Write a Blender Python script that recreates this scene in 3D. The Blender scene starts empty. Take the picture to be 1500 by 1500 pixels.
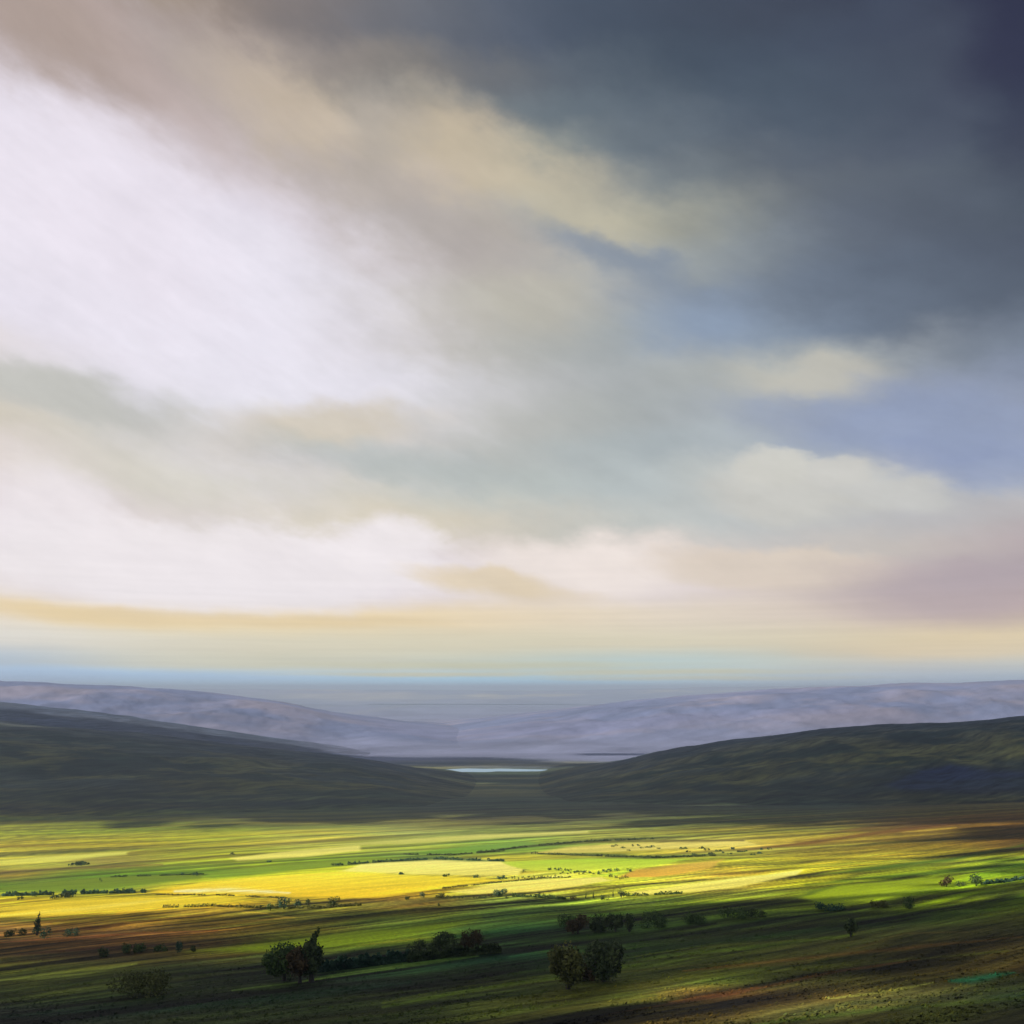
import bpy, math, random
import numpy as np

random.seed(7)
RNG = np.random.default_rng(7)
C = bpy.context.scene.collection
F = 1299.04          # focal length in photograph pixels (1500 wide, 60 degree lens)
EYE = 1008.0         # row of eye level
Z0 = 300.0           # camera height above the datum

# ------------------------------------------------------------------ helpers
def lin(c):
    c = np.asarray(c, dtype=float) / 255.0
    return np.where(c <= 0.04045, c / 12.92, ((c + 0.055) / 1.055) ** 2.4)

def sstep(a, b, x):
    t = np.clip((np.asarray(x, dtype=float) - a) / (b - a), 0, 1)
    return t * t * (3 - 2 * t)

_P = RNG.random((256, 256))
def vnoise(x, y):
    x = np.asarray(x, dtype=float); y = np.asarray(y, dtype=float)
    xi = np.floor(x).astype(int); yi = np.floor(y).astype(int)
    xf = x - xi; yf = y - yi
    xf = xf * xf * xf * (xf * (xf * 6 - 15) + 10); yf = yf * yf * yf * (yf * (yf * 6 - 15) + 10)
    a = _P[xi & 255, yi & 255]; b = _P[(xi + 1) & 255, yi & 255]
    c = _P[xi & 255, (yi + 1) & 255]; d = _P[(xi + 1) & 255, (yi + 1) & 255]
    return (a * (1 - xf) + b * xf) * (1 - yf) + (c * (1 - xf) + d * xf) * yf

def fbm(x, y, octs=4, gain=0.5):
    s = 0; a = 1; n = 0
    for k in range(octs):
        s = s + a * (vnoise(x * 2 ** k + 17.3 * k, y * 2 ** k + 9.1 * k) - 0.5); n += a; a *= gain
    return s / n * 2      # about -1..1

def link(name, me, mat=None, parent=None):
    o = bpy.data.objects.new(name, me); C.objects.link(o)
    if mat is not None: me.materials.append(mat)
    if parent is not None: o.parent = parent
    return o

def tag(o, label=None, cat=None, group=None, kind=None):
    if label: o['label'] = label
    if cat: o['category'] = cat
    if group: o['group'] = group
    if kind: o['kind'] = kind
    return o

def quad_mesh(name, verts, quads, cols=None, smooth=True):
    me = bpy.data.meshes.new(name)
    n = len(quads)
    me.vertices.add(len(verts)); me.vertices.foreach_set('co', np.asarray(verts, dtype=np.float32).ravel())
    me.loops.add(n * 4); me.loops.foreach_set('vertex_index', np.asarray(quads, dtype=np.int32).ravel())
    me.polygons.add(n)
    me.polygons.foreach_set('loop_start', np.arange(0, n * 4, 4, dtype=np.int32))
    me.polygons.foreach_set('loop_total', np.full(n, 4, dtype=np.int32))
    me.polygons.foreach_set('use_smooth', np.full(n, smooth, dtype=bool))
    if cols is not None:
        at = me.color_attributes.new('cover', 'FLOAT_COLOR', 'POINT')
        rgba = np.ones((len(verts), 4), dtype=np.float32); rgba[:, :3] = cols
        at.data.foreach_set('color', rgba.ravel())
    me.update(calc_edges=True); me.validate()
    return me

def grid_quads(nr, nc):
    i = np.arange(nr - 1)[:, None] * nc + np.arange(nc - 1)[None, :]
    return np.stack([i, i + 1, i + nc + 1, i + nc], axis=-1).reshape(-1, 4)

def to_px(x, y, z):
    y = np.maximum(y, 0.5)
    return 750 + F * x / y, EYE - F * (z - Z0) / y

# ------------------------------------------------------------------ terrain
_HT = np.array([(0, 1.8), (5, 4), (10, 7), (30, 16.5), (60, 27), (95, 36), (135, 44.9), (205, 57.1), (255, 65.2), (330, 76.7),
       (430, 91.7), (540, 106.8), (690, 125.9), (880, 147), (1110, 168), (1400, 190), (1750, 211),
       (2250, 238), (2600, 256), (2900, 259), (3500, 260), (8000, 262), (90000, 262)], dtype=float)
_lg = np.linspace(0, math.log(90001), 3000)
_hh = np.interp(_lg, np.log(_HT[:, 0] + 1), _HT[:, 1])
_k = np.exp(-0.5 * (np.arange(-60, 61) / 26.0) ** 2); _k /= _k.sum()
_hs = np.convolve(np.pad(_hh, 60, mode='edge'), _k, mode='valid')
def hbase(D):
    return np.interp(np.log(np.maximum(D, 0) + 1), _lg, _hs)

def ground_z(x, y):
    x = np.asarray(x, dtype=float); y = np.asarray(y, dtype=float)
    r = np.hypot(x, y) + 1e-6
    az = np.arctan2(x, y); aa = np.abs(az)
    c = np.where(aa < 0.8, np.cos(np.minimum(aa, 0.8)), 0.6967)
    D = r * c
    u = np.sign(az) * np.where(aa < 0.85, np.tan(np.minimum(aa, 0.85)), 1.138 * np.clip(1 - (aa - 0.85) / 2.29, 0, 1))
    g = 1 - sstep(700, 1700, D)
    h = hbase(D) - 42 * (u / 0.577) * g * D / F
    n = 0.55 * fbm(x / 34, y / 34, 3) * sstep(40, 120, D) * (1 - sstep(500, 1200, D))
    n = n + 2.6 * fbm(x / 240 + 5, y / 200 + 3, 3) * sstep(120, 420, D) * (1 - sstep(1800, 2400, D))
    n = n + 7.0 * fbm(x / 900 + 2.2, y / 700 + 8.7, 3) * sstep(700, 1500, D) * (1 - sstep(2000, 2500, D))
    n = n + 9.0 * (fbm(x / 2600 + 1.2, y / 2600, 3) - 0.3) * sstep(3600, 6000, D)
    return Z0 - h + n

def hit(px, py, lo=60.0, hi=5000.0):
    """where the line of sight through a point of the photograph meets the ground"""
    D = np.geomspace(lo, hi, 6000)
    u = (px - 750) / F; w = (EYE - py) / F
    gz = ground_z(u * D, D); rz = Z0 + w * D
    k = np.argmax(rz < gz)
    if k == 0: k = len(D) - 1
    d = D[k]
    return u * d, d, float(gz[k])

# ------------------------------------------------------------------ land cover colours
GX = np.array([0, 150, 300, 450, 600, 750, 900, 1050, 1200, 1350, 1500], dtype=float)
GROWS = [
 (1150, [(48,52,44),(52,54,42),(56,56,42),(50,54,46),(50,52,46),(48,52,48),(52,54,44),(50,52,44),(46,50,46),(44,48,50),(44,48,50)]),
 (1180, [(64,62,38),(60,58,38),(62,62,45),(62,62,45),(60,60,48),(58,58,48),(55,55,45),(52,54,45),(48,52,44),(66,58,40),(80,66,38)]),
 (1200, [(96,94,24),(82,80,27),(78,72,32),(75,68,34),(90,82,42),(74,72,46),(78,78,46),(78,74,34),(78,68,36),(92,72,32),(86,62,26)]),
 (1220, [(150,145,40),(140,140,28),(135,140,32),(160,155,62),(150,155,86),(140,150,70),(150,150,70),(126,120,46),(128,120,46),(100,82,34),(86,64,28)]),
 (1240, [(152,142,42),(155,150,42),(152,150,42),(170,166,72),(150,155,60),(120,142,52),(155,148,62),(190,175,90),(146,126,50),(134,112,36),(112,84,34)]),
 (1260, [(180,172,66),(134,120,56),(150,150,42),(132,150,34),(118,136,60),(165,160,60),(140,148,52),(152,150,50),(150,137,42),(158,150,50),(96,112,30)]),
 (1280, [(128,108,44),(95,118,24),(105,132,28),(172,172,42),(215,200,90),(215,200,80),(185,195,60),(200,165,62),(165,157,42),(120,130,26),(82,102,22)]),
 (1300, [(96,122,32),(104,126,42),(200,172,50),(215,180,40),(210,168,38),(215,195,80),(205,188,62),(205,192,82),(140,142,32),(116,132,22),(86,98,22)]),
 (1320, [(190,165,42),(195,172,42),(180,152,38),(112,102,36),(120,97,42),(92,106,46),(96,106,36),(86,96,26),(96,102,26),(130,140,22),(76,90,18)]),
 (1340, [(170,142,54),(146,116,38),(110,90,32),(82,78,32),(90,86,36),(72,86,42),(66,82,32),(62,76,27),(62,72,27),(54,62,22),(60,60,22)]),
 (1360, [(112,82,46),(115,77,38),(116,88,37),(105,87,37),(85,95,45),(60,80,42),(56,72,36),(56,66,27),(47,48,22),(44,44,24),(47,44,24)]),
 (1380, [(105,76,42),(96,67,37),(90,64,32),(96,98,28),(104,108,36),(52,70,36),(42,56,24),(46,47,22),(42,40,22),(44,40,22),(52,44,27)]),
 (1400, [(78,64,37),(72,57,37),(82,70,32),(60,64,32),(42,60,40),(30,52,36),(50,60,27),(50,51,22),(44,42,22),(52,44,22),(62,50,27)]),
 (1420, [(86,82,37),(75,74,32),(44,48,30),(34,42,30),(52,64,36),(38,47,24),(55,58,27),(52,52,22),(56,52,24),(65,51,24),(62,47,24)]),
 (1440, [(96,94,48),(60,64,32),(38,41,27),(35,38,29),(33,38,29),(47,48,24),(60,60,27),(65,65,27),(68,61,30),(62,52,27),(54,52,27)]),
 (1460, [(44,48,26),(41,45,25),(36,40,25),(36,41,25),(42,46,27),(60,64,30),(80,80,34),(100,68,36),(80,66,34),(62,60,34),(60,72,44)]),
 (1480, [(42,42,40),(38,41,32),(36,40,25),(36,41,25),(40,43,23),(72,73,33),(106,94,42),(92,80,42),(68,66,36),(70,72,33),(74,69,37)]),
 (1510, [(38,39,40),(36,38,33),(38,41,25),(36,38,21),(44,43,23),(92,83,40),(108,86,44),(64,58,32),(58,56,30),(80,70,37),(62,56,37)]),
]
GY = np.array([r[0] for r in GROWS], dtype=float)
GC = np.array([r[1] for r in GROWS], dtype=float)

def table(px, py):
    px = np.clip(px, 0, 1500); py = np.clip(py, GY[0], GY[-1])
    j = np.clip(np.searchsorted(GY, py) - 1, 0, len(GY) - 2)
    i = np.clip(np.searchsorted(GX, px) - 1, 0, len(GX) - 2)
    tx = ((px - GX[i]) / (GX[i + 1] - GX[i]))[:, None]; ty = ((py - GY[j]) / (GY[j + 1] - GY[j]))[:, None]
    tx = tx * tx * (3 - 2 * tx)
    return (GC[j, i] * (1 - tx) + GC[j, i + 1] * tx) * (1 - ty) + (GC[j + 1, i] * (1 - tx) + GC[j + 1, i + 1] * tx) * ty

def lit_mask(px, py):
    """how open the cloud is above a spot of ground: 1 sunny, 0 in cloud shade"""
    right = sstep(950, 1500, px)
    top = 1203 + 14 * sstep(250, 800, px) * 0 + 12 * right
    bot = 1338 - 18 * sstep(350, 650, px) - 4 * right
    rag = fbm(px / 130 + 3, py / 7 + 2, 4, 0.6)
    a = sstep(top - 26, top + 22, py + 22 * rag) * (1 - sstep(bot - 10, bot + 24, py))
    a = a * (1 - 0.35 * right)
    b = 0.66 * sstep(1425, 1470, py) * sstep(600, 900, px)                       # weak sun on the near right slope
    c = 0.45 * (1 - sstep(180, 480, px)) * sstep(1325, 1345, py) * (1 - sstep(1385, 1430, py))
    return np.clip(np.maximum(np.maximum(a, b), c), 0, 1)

FS, FL = np.array([0.53, 0.455, 0.72]), np.array([1.08, 0.97, 1.06])   # what a white flat surface would show in cloud shade and in sun

FIELDS = [   # outline in photograph pixels, crop colour at its far edge, crop colour at its near edge, softness in pixels
 ('pale', [(498,1277),(530,1266),(620,1259),(720,1259),(775,1269),(762,1281),(700,1283),(600,1280)], (240,222,132), (240,222,112), 1.6),
 ('yellow', [(222,1306),(300,1291),(400,1283),(500,1277),(600,1281),(690,1284),(745,1290),(640,1302),(560,1315),(430,1314),(350,1310),(250,1311)], (240,216,66), (234,190,44), 2.4),
 ('straw', [(655,1305),(760,1292),(880,1284),(895,1290),(850,1298),(780,1306),(690,1310)], (236,216,116), (238,214,104), 1.6),
 ('lime', [(735,1263),(860,1257),(1010,1259),(960,1268),(870,1274),(780,1276)], (176,198,60), (206,208,72), 1.8),
 ('straw', [(920,1306),(1000,1296),(1080,1286),(1175,1274),(1165,1283),(1090,1298),(1010,1308),(940,1311)], (238,220,124), (236,216,104), 1.8),
 ('ochre', [(903,1284),(930,1273),(1060,1259),(1040,1272),(960,1284)], (208,176,80), (212,160,64), 2.0),
 ('green', [(596,1250),(680,1240),(762,1233),(792,1236),(740,1246),(660,1251)], (122,148,66), (112,144,44), 2.0),
 ('straw', [(338,1257),(430,1246),(530,1238),(527,1246),(440,1256),(350,1261)], (222,208,112), (224,208,104), 1.6),
 ('straw', [(772,1250),(830,1241),(930,1235),(1090,1231),(1105,1238),(950,1245),(850,1251)], (222,200,112), (206,188,96), 2.0),
 ('green', [(0,1300),(60,1292),(150,1285),(300,1279),(292,1287),(200,1297),(100,1304),(0,1306)], (112,124,28), (108,126,28), 2.4),
 ('yellow', [(-40,1334),(100,1319),(250,1313),(375,1312),(330,1322),(200,1331),(0,1347),(-40,1350)], (226,196,52), (216,180,60), 2.6),
 ('green', [(275,1394),(400,1380),(500,1367),(600,1356),(700,1346),(650,1360),(560,1378),(480,1388),(400,1394)], (120,130,34), (144,150,32), 5.5),  # sunlit streak of grass, its brightness painted into the colour
 ('green', [(1165,1312),(1230,1296),(1330,1286),(1420,1280),(1390,1300),(1300,1316),(1200,1324)], (136,148,26), (150,160,26), 4.5),
 ('straw', [(-30,1263),(60,1255),(190,1247),(185,1252),(80,1262),(-30,1270)], (214,206,100), (208,196,84), 2.0),
 ('green', [(300,1279),(400,1267),(520,1256),(600,1256),(500,1268),(400,1278),(310,1286)], (134,148,38), (124,146,34), 2.5),
 ('straw', [(470,1239),(560,1231),(700,1222),(860,1217),(862,1220),(720,1228),(590,1237)], (206,196,112), (190,184,92), 2.0),
]
STROKES = [
 ([(560,1475),(760,1440),(1000,1400),(1250,1370)], 4.5, (92,104,36), 0.6),
 ([(900,1442),(1100,1425),(1300,1408),(1480,1392)], 3.6, (98,96,38), 0.5),
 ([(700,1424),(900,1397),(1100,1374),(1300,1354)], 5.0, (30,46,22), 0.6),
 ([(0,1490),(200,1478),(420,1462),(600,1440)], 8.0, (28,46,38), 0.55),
 ([(470,1432),(600,1416),(740,1402)], 9.0, (22,44,36), 0.6),  # darker blue green band along the thicket
 ([(1000,1422),(1250,1396),(1500,1372)], 2.6, (112,72,36), 0.5),
 ([(1100,1502),(1300,1478),(1500,1462)], 4.0, (92,106,46), 0.6),
 ([(600,1502),(820,1474),(960,1458)], 4.0, (104,106,42), 0.5),
 ([(760,1345),(900,1330),(1060,1322)], 3.0, (112,124,44), 0.5),
 ([(1100,1330),(1300,1310),(1500,1284)], 3.0, (118,136,34), 0.5),  # long thin strips of other growth and tone: polyline, half width in pixels, colour, opacity
 ([(255,1306),(330,1304),(425,1308)], 3.2, (244,226,170), 0.9),
 ([(0,1342),(120,1331),(260,1316)], 2.2, (232,206,90), 0.8),
 ([(80,1352),(200,1342),(330,1331),(430,1344)], 2.4, (196,160,60), 0.6),
 ([(0,1374),(150,1362),(300,1352),(425,1344)], 2.0, (176,132,62), 0.6),
 ([(0,1382),(160,1372),(320,1363)], 2.6, (116,64,34), 0.6),
 ([(0,1398),(140,1388),(290,1382)], 2.0, (72,42,30), 0.6),
 ([(0,1434),(60,1431),(120,1426),(200,1412)], 3.0, (150,148,76), 0.75),
 ([(60,1424),(150,1414),(260,1404)], 2.0, (120,110,50), 0.5),
 ([(440,1438),(520,1424),(610,1412),(700,1399)], 4.0, (112,126,62), 0.8),
 ([(340,1450),(420,1442),(452,1436)], 3.0, (84,98,50), 0.7),
 ([(560,1470),(680,1446),(800,1428),(860,1424)], 2.0, (96,98,42), 0.5),
 ([(700,1500),(800,1482),(900,1468),(1000,1464)], 4.5, (122,112,50), 0.5),
 ([(890,1486),(980,1471),(1080,1455),(1160,1436),(1230,1422),(1350,1405)], 2.4, (104,54,34), 0.55),
 ([(980,1468),(1040,1458),(1110,1446)], 3.0, (128,74,38), 0.6),
 ([(1210,1464),(1290,1455),(1365,1440)], 2.0, (150,142,72), 0.8),
 ([(1150,1490),(1250,1470),(1380,1464),(1500,1452)], 3.0, (62,66,40), 0.5),
 ([(1390,1438),(1420,1437),(1450,1431),(1484,1425)], 5.0, (52,112,86), 0.75),
 ([(905,1352),(1000,1345),(1130,1340),(1240,1333)], 3.5, (84,98,34), 0.6),
 ([(1050,1352),(1150,1340),(1250,1334),(1400,1326),(1440,1311),(1500,1306)], 2.4, (112,122,50), 0.6),
 ([(1150,1318),(1220,1300),(1250,1292)], 1.8, (70,86,24), 0.7),
 ([(1170,1284),(1300,1270),(1400,1258),(1500,1238)], 3.2, (52,76,24), 0.7),
 ([(1180,1296),(1320,1282),(1500,1265)], 2.4, (66,92,26), 0.6),
 ([(1080,1246),(1200,1232),(1340,1212),(1500,1196)], 3.4, (92,56,28), 0.6),
 ([(1200,1222),(1330,1206),(1500,1186)], 3.0, (104,70,34), 0.5),
 ([(1320,1219),(1400,1212)], 1.4, (170,140,60), 0.7),
 ([(860,1234),(960,1232),(1090,1231)], 1.8, (80,66,36), 0.6),
 ([(700,1248),(800,1237),(900,1229),(1000,1226)], 1.6, (62,66,36), 0.75),
 ([(790,1251),(880,1252),(960,1256),(1040,1252)], 2.0, (78,92,38), 0.75),
 ([(650,1301),(720,1293),(800,1286)], 1.4, (120,104,34), 0.7),
 ([(560,1262),(640,1257),(740,1262)], 2.4, (76,96,48), 0.7),
 ([(0,1232),(120,1224),(260,1222),(400,1218)], 2.0, (184,176,60), 0.6),
 ([(0,1277),(120,1271),(240,1266)], 2.6, (122,92,48), 0.6),
 ([(880,1362),(1000,1352),(1140,1348)], 3.0, (40,56,26), 0.4),
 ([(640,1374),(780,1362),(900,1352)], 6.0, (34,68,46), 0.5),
 ([(930,1400),(1050,1386),(1200,1376)], 2.2, (84,82,32), 0.5),
 ([(1040,1420),(1180,1410),(1330,1368),(1420,1366)], 2.0, (92,72,36), 0.45),
 ([(900,1412),(1000,1400),(1090,1393)], 2.4, (38,34,20), 0.5),
 ([(905,1424),(1010,1414),(1110,1406)], 2.0, (98,88,38), 0.5),
]

def in_poly(px, py, poly):
    ins = np.zeros(px.shape, dtype=bool); d2 = np.full(px.shape, 1e9)
    n = len(poly)
    for k in range(n):
        x1, y1 = poly[k]; x2, y2 = poly[(k + 1) % n]
        c = ((y1 > py) != (y2 > py)) & (px < (x2 - x1) * (py - y1) / ((y2 - y1) if y2 != y1 else 1e-9) + x1)
        ins ^= c
        t = np.clip(((px - x1) * (x2 - x1) + (py - y1) * (y2 - y1)) / ((x2 - x1) ** 2 + (y2 - y1) ** 2), 0, 1)
        d2 = np.minimum(d2, ((px - x1 - t * (x2 - x1)) * 0.35) ** 2 + (py - y1 - t * (y2 - y1)) ** 2)
    d = np.sqrt(d2)
    return np.where(ins, d, -d)

def cover(px, py, x, y):
    """crop and grass colour (reflectance) of each spot of ground, and which field it lies in"""
    D = np.maximum(y, 1)
    sx, sy = D / F, D * D / (F * np.maximum(hbase(D), 1))       # metres per photo pixel across / along
    wob = fbm(x / 60 + 3, y / 26, 4) * np.clip(3.0 / np.maximum(sy, 0.2), 0.5, 4.0)
    qx = px + 6 * fbm(x / 90, y / 50 + 7, 3); qy = py + np.clip(wob, -3.5, 3.5)
    app = table(qx, qy + 2.5 * fbm(x / 150, y / 30 + 1, 4))
    # strips of different growth, run out along the slope
    wv = 4.0 * fbm(x / 45 + 2, y / 45 + 6, 2)
    s1 = fbm((x + 0.75 * y) / 60, (y - 0.72 * x + wv) / 4.2 + 4, 5, 0.68)
    s2 = fbm((x + 0.25 * y) / 320 + 9, (y - 0.16 * x) / 14 + 2, 4, 0.6)
    near = 1 - sstep(260, 700, D)
    s0 = fbm((x + 0.75 * y) / 120 + 6, (y - 0.70 * x + 2 * wv) / 15 + 1, 3, 0.5)
    s = np.clip((s1 * 0.95 + s0 * 1.1) * near + s2 * (0.4 + 0.6 * (1 - near)), -1, 1)
    app = app * (1 + (0.60 + 0.35 * near) * s)[:, None]
    hue = fbm((x + 0.75 * y) / 50 + 31, (y - 0.72 * x + wv) / 9 + 12, 4) * near + fbm(x / 260 + 11, y / 40 + 2, 4) * (1 - near)
    app = app * np.stack([1 + 0.10 * hue, 1 - 0.03 * hue, 1 - 0.12 * hue], -1)
    fid = np.full(px.shape, -1)
    for k, (kind, poly, c1, c2, soft) in enumerate(FIELDS):
        P = np.array(poly, dtype=float)
        near_box = (qx > P[:, 0].min() - 20) & (qx < P[:, 0].max() + 20) & (qy > P[:, 1].min() - 10) & (qy < P[:, 1].max() + 10) & (y > 60)
        ii = np.nonzero(near_box)[0]
        if not len(ii): continue
        d = in_poly(qx[ii], qy[ii], poly)
        a = sstep(-soft, soft, d)[:, None]
        t = np.clip((qy[ii] - P[:, 1].min()) / (P[:, 1].max() - P[:, 1].min()), 0, 1)[:, None]
        col = np.array(c1) * (1 - t) + np.array(c2) * t
        col = col * (1 + 0.10 * s[ii] + 0.05 * s1[ii])[:, None]
        app[ii] = app[ii] * (1 - a) + col * a
        fid[ii[d > 0]] = k
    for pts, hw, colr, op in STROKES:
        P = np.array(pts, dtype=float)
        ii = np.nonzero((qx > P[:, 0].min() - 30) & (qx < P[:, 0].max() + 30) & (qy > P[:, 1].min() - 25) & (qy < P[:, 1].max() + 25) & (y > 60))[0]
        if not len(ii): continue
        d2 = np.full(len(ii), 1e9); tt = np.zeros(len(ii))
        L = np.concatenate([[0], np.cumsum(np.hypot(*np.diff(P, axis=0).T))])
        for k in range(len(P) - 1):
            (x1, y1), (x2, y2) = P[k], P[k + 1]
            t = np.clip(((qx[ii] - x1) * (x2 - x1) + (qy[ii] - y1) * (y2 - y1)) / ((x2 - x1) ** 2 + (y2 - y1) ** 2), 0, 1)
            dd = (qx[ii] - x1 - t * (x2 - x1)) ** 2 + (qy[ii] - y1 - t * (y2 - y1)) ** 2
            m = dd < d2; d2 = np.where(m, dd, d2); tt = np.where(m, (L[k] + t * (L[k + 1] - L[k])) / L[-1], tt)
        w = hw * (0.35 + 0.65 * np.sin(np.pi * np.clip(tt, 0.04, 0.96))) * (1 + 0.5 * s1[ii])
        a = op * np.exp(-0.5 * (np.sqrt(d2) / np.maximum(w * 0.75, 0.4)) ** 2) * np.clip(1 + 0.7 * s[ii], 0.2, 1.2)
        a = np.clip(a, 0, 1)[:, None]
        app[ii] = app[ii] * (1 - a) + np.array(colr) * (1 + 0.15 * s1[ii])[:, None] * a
    lum = (app @ np.array([0.3, 0.6, 0.1]))[:, None]
    app = lum + (app - lum) * 1.10
    app = np.clip(app, 6, 252)
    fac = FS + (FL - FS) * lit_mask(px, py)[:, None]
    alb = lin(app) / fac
    # ground far off and out of the picture: plain moor
    mn = sstep(-0.3, 0.5, fbm(x / 300, y / 110, 5, 0.62))[:, None]
    moor = np.array([0.050, 0.074, 0.038]) * (1 - mn) + np.array([0.23, 0.215, 0.07]) * mn
    k = (sstep(1500, 2000, D) * (y > 0))[:, None]
    alb = alb * (1 - k) + moor * k
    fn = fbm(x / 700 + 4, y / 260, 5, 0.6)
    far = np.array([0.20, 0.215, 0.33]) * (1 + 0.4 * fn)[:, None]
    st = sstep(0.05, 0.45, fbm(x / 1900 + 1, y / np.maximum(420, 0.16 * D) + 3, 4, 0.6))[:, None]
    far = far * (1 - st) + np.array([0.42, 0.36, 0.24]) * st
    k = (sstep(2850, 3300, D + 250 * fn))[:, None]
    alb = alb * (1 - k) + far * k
    k = (y < 55)[:, None]
    alb = np.where(k, np.array([0.08, 0.09, 0.035]), alb)
    return np.clip(alb, 0.004, 0.85), fid

# ------------------------------------------------------------------ materials
def new_mat(name):
    m = bpy.data.materials.new(name); m.use_nodes = True
    return m, m.node_tree.nodes, m.node_tree.links, m.node_tree.nodes['Principled BSDF']

def land_material(name, sc_near, sc_far, amp=0.5, bump=0.5, bdist=0.4):
    m, N, L, b = new_mat(name)
    at = N.new('ShaderNodeAttribute'); at.attribute_name = 'cover'
    tc = N.new('ShaderNodeTexCoord')
    def noise(scale_vec, detail, rot=-0.14):
        ro = N.new('ShaderNodeMapping'); ro.inputs['Rotation'].default_value = (0, 0, rot); L.new(tc.outputs['Object'], ro.inputs['Vector'])
        mp = N.new('ShaderNodeMapping'); mp.inputs['Scale'].default_value = scale_vec; L.new(ro.outputs[0], mp.inputs['Vector'])
        n = N.new('ShaderNodeTexNoise'); n.inputs['Scale'].default_value = 1.0; n.inputs['Detail'].default_value = detail; n.inputs['Roughness'].default_value = 0.65
        L.new(mp.outputs[0], n.inputs['Vector']); return n
    n1 = noise(sc_near, 7, -0.62); n2 = noise(sc_far, 7, -0.15); n3 = noise((1.1, 1.1, 1.1), 4)
    def mul(a, lo, hi):
        r = N.new('ShaderNodeMapRange'); r.inputs['From Min'].default_value = 0.3; r.inputs['From Max'].default_value = 0.7
        r.inputs['To Min'].default_value = lo; r.inputs['To Max'].default_value = hi; L.new(a.outputs['Fac'], r.inputs['Value']); return r
    r1 = mul(n1, 1 - amp, 1 + amp); r2 = mul(n2, 1 - 0.6 * amp, 1 + 0.6 * amp); r3 = mul(n3, 0.72, 1.28)
    m1 = N.new('ShaderNodeMath'); m1.operation = 'MULTIPLY'; L.new(r1.outputs[0], m1.inputs[0]); L.new(r2.outputs[0], m1.inputs[1])
    m2 = N.new('ShaderNodeMath'); m2.operation = 'MULTIPLY'; L.new(m1.outputs[0], m2.inputs[0]); L.new(r3.outputs[0], m2.inputs[1])
    sc = N.new('ShaderNodeVectorMath'); sc.operation = 'SCALE'; L.new(at.outputs['Color'], sc.inputs[0]); L.new(m2.outputs[0], sc.inputs['Scale'])
    L.new(sc.outputs[0], b.inputs['Base Color'])
    b.inputs['Roughness'].default_value = 0.95; b.inputs['Specular IOR Level'].default_value = 0.12
    bp = N.new('ShaderNodeBump'); bp.inputs['Strength'].default_value = bump; bp.inputs['Distance'].default_value = bdist
    ad = N.new('ShaderNodeMath'); ad.operation = 'ADD'; L.new(n1.outputs['Fac'], ad.inputs[0]); L.new(n3.outputs['Fac'], ad.inputs[1])
    L.new(ad.outputs[0], bp.inputs['Height']); L.new(bp.outputs[0], b.inputs['Normal'])
    return m

M_GROUND = land_material('rough_grass', (0.05, 0.6, 0.3), (0.006, 0.07, 0.05), 0.5, 0.8, 0.6)
M_FIELD = land_material('standing_crop', (0.05, 0.5, 0.3), (0.008, 0.07, 0.05), 0.12, 0.3, 0.3)
M_MOOR = land_material('heather_moor', (0.012, 0.07, 0.05), (0.004, 0.022, 0.016), 0.75, 1.0, 5.0)
M_FAR = land_material('far_moor', (0.002, 0.006, 0.004), (0.0006, 0.002, 0.002), 0.22, 0.3, 6.0)

def leaf_material(name, c1, c2):
    m, N, L, b = new_mat(name)
    tc = N.new('ShaderNodeTexCoord'); n = N.new('ShaderNodeTexNoise'); n.inputs['Scale'].default_value = 5.0; n.inputs['Detail'].default_value = 4
    L.new(tc.outputs['Generated'], n.inputs['Vector'])
    r = N.new('ShaderNodeValToRGB'); r.color_ramp.elements[0].position = 0.35; r.color_ramp.elements[1].position = 0.65
    r.color_ramp.elements[0].color = (*c1, 1); r.color_ramp.elements[1].color = (*c2, 1)
    L.new(n.outputs['Fac'], r.inputs[0]); L.new(r.outputs[0], b.inputs['Base Color'])
    b.inputs['Roughness'].default_value = 0.8; b.inputs['Specular IOR Level'].default_value = 0.15
    return m
LEAF = {
 'dark': leaf_material('dark_leaves', (0.030, 0.050, 0.020), (0.115, 0.150, 0.052)),
 'green': leaf_material('green_leaves', (0.045, 0.085, 0.026), (0.125, 0.185, 0.054)),
 'teal': leaf_material('blue_green_leaves', (0.032, 0.078, 0.050), (0.085, 0.165, 0.092)),
 'red': leaf_material('russet_leaves', (0.050, 0.038, 0.018), (0.145, 0.098, 0.045)),
 'olive': leaf_material('olive_leaves', (0.065, 0.075, 0.02), (0.165, 0.17, 0.05)),
}
def bark_material():
    m, N, L, b = new_mat('bark')
    tc = N.new('ShaderNodeTexCoord'); n = N.new('ShaderNodeTexNoise'); n.inputs['Scale'].default_value = 12.0
    mp = N.new('ShaderNodeMapping'); mp.inputs['Scale'].default_value = (4, 4, 0.6)
    L.new(tc.outputs['Object'], mp.inputs[0]); L.new(mp.outputs[0], n.inputs['Vector'])
    r = N.new('ShaderNodeValToRGB'); r.color_ramp.elements[0].color = (0.03, 0.024, 0.018, 1); r.color_ramp.elements[1].color = (0.10, 0.085, 0.065, 1)
    L.new(n.outputs['Fac'], r.inputs[0]); L.new(r.outputs[0], b.inputs['Base Color']); b.inputs['Roughness'].default_value = 0.9
    return m
M_BARK = bark_material()

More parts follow.
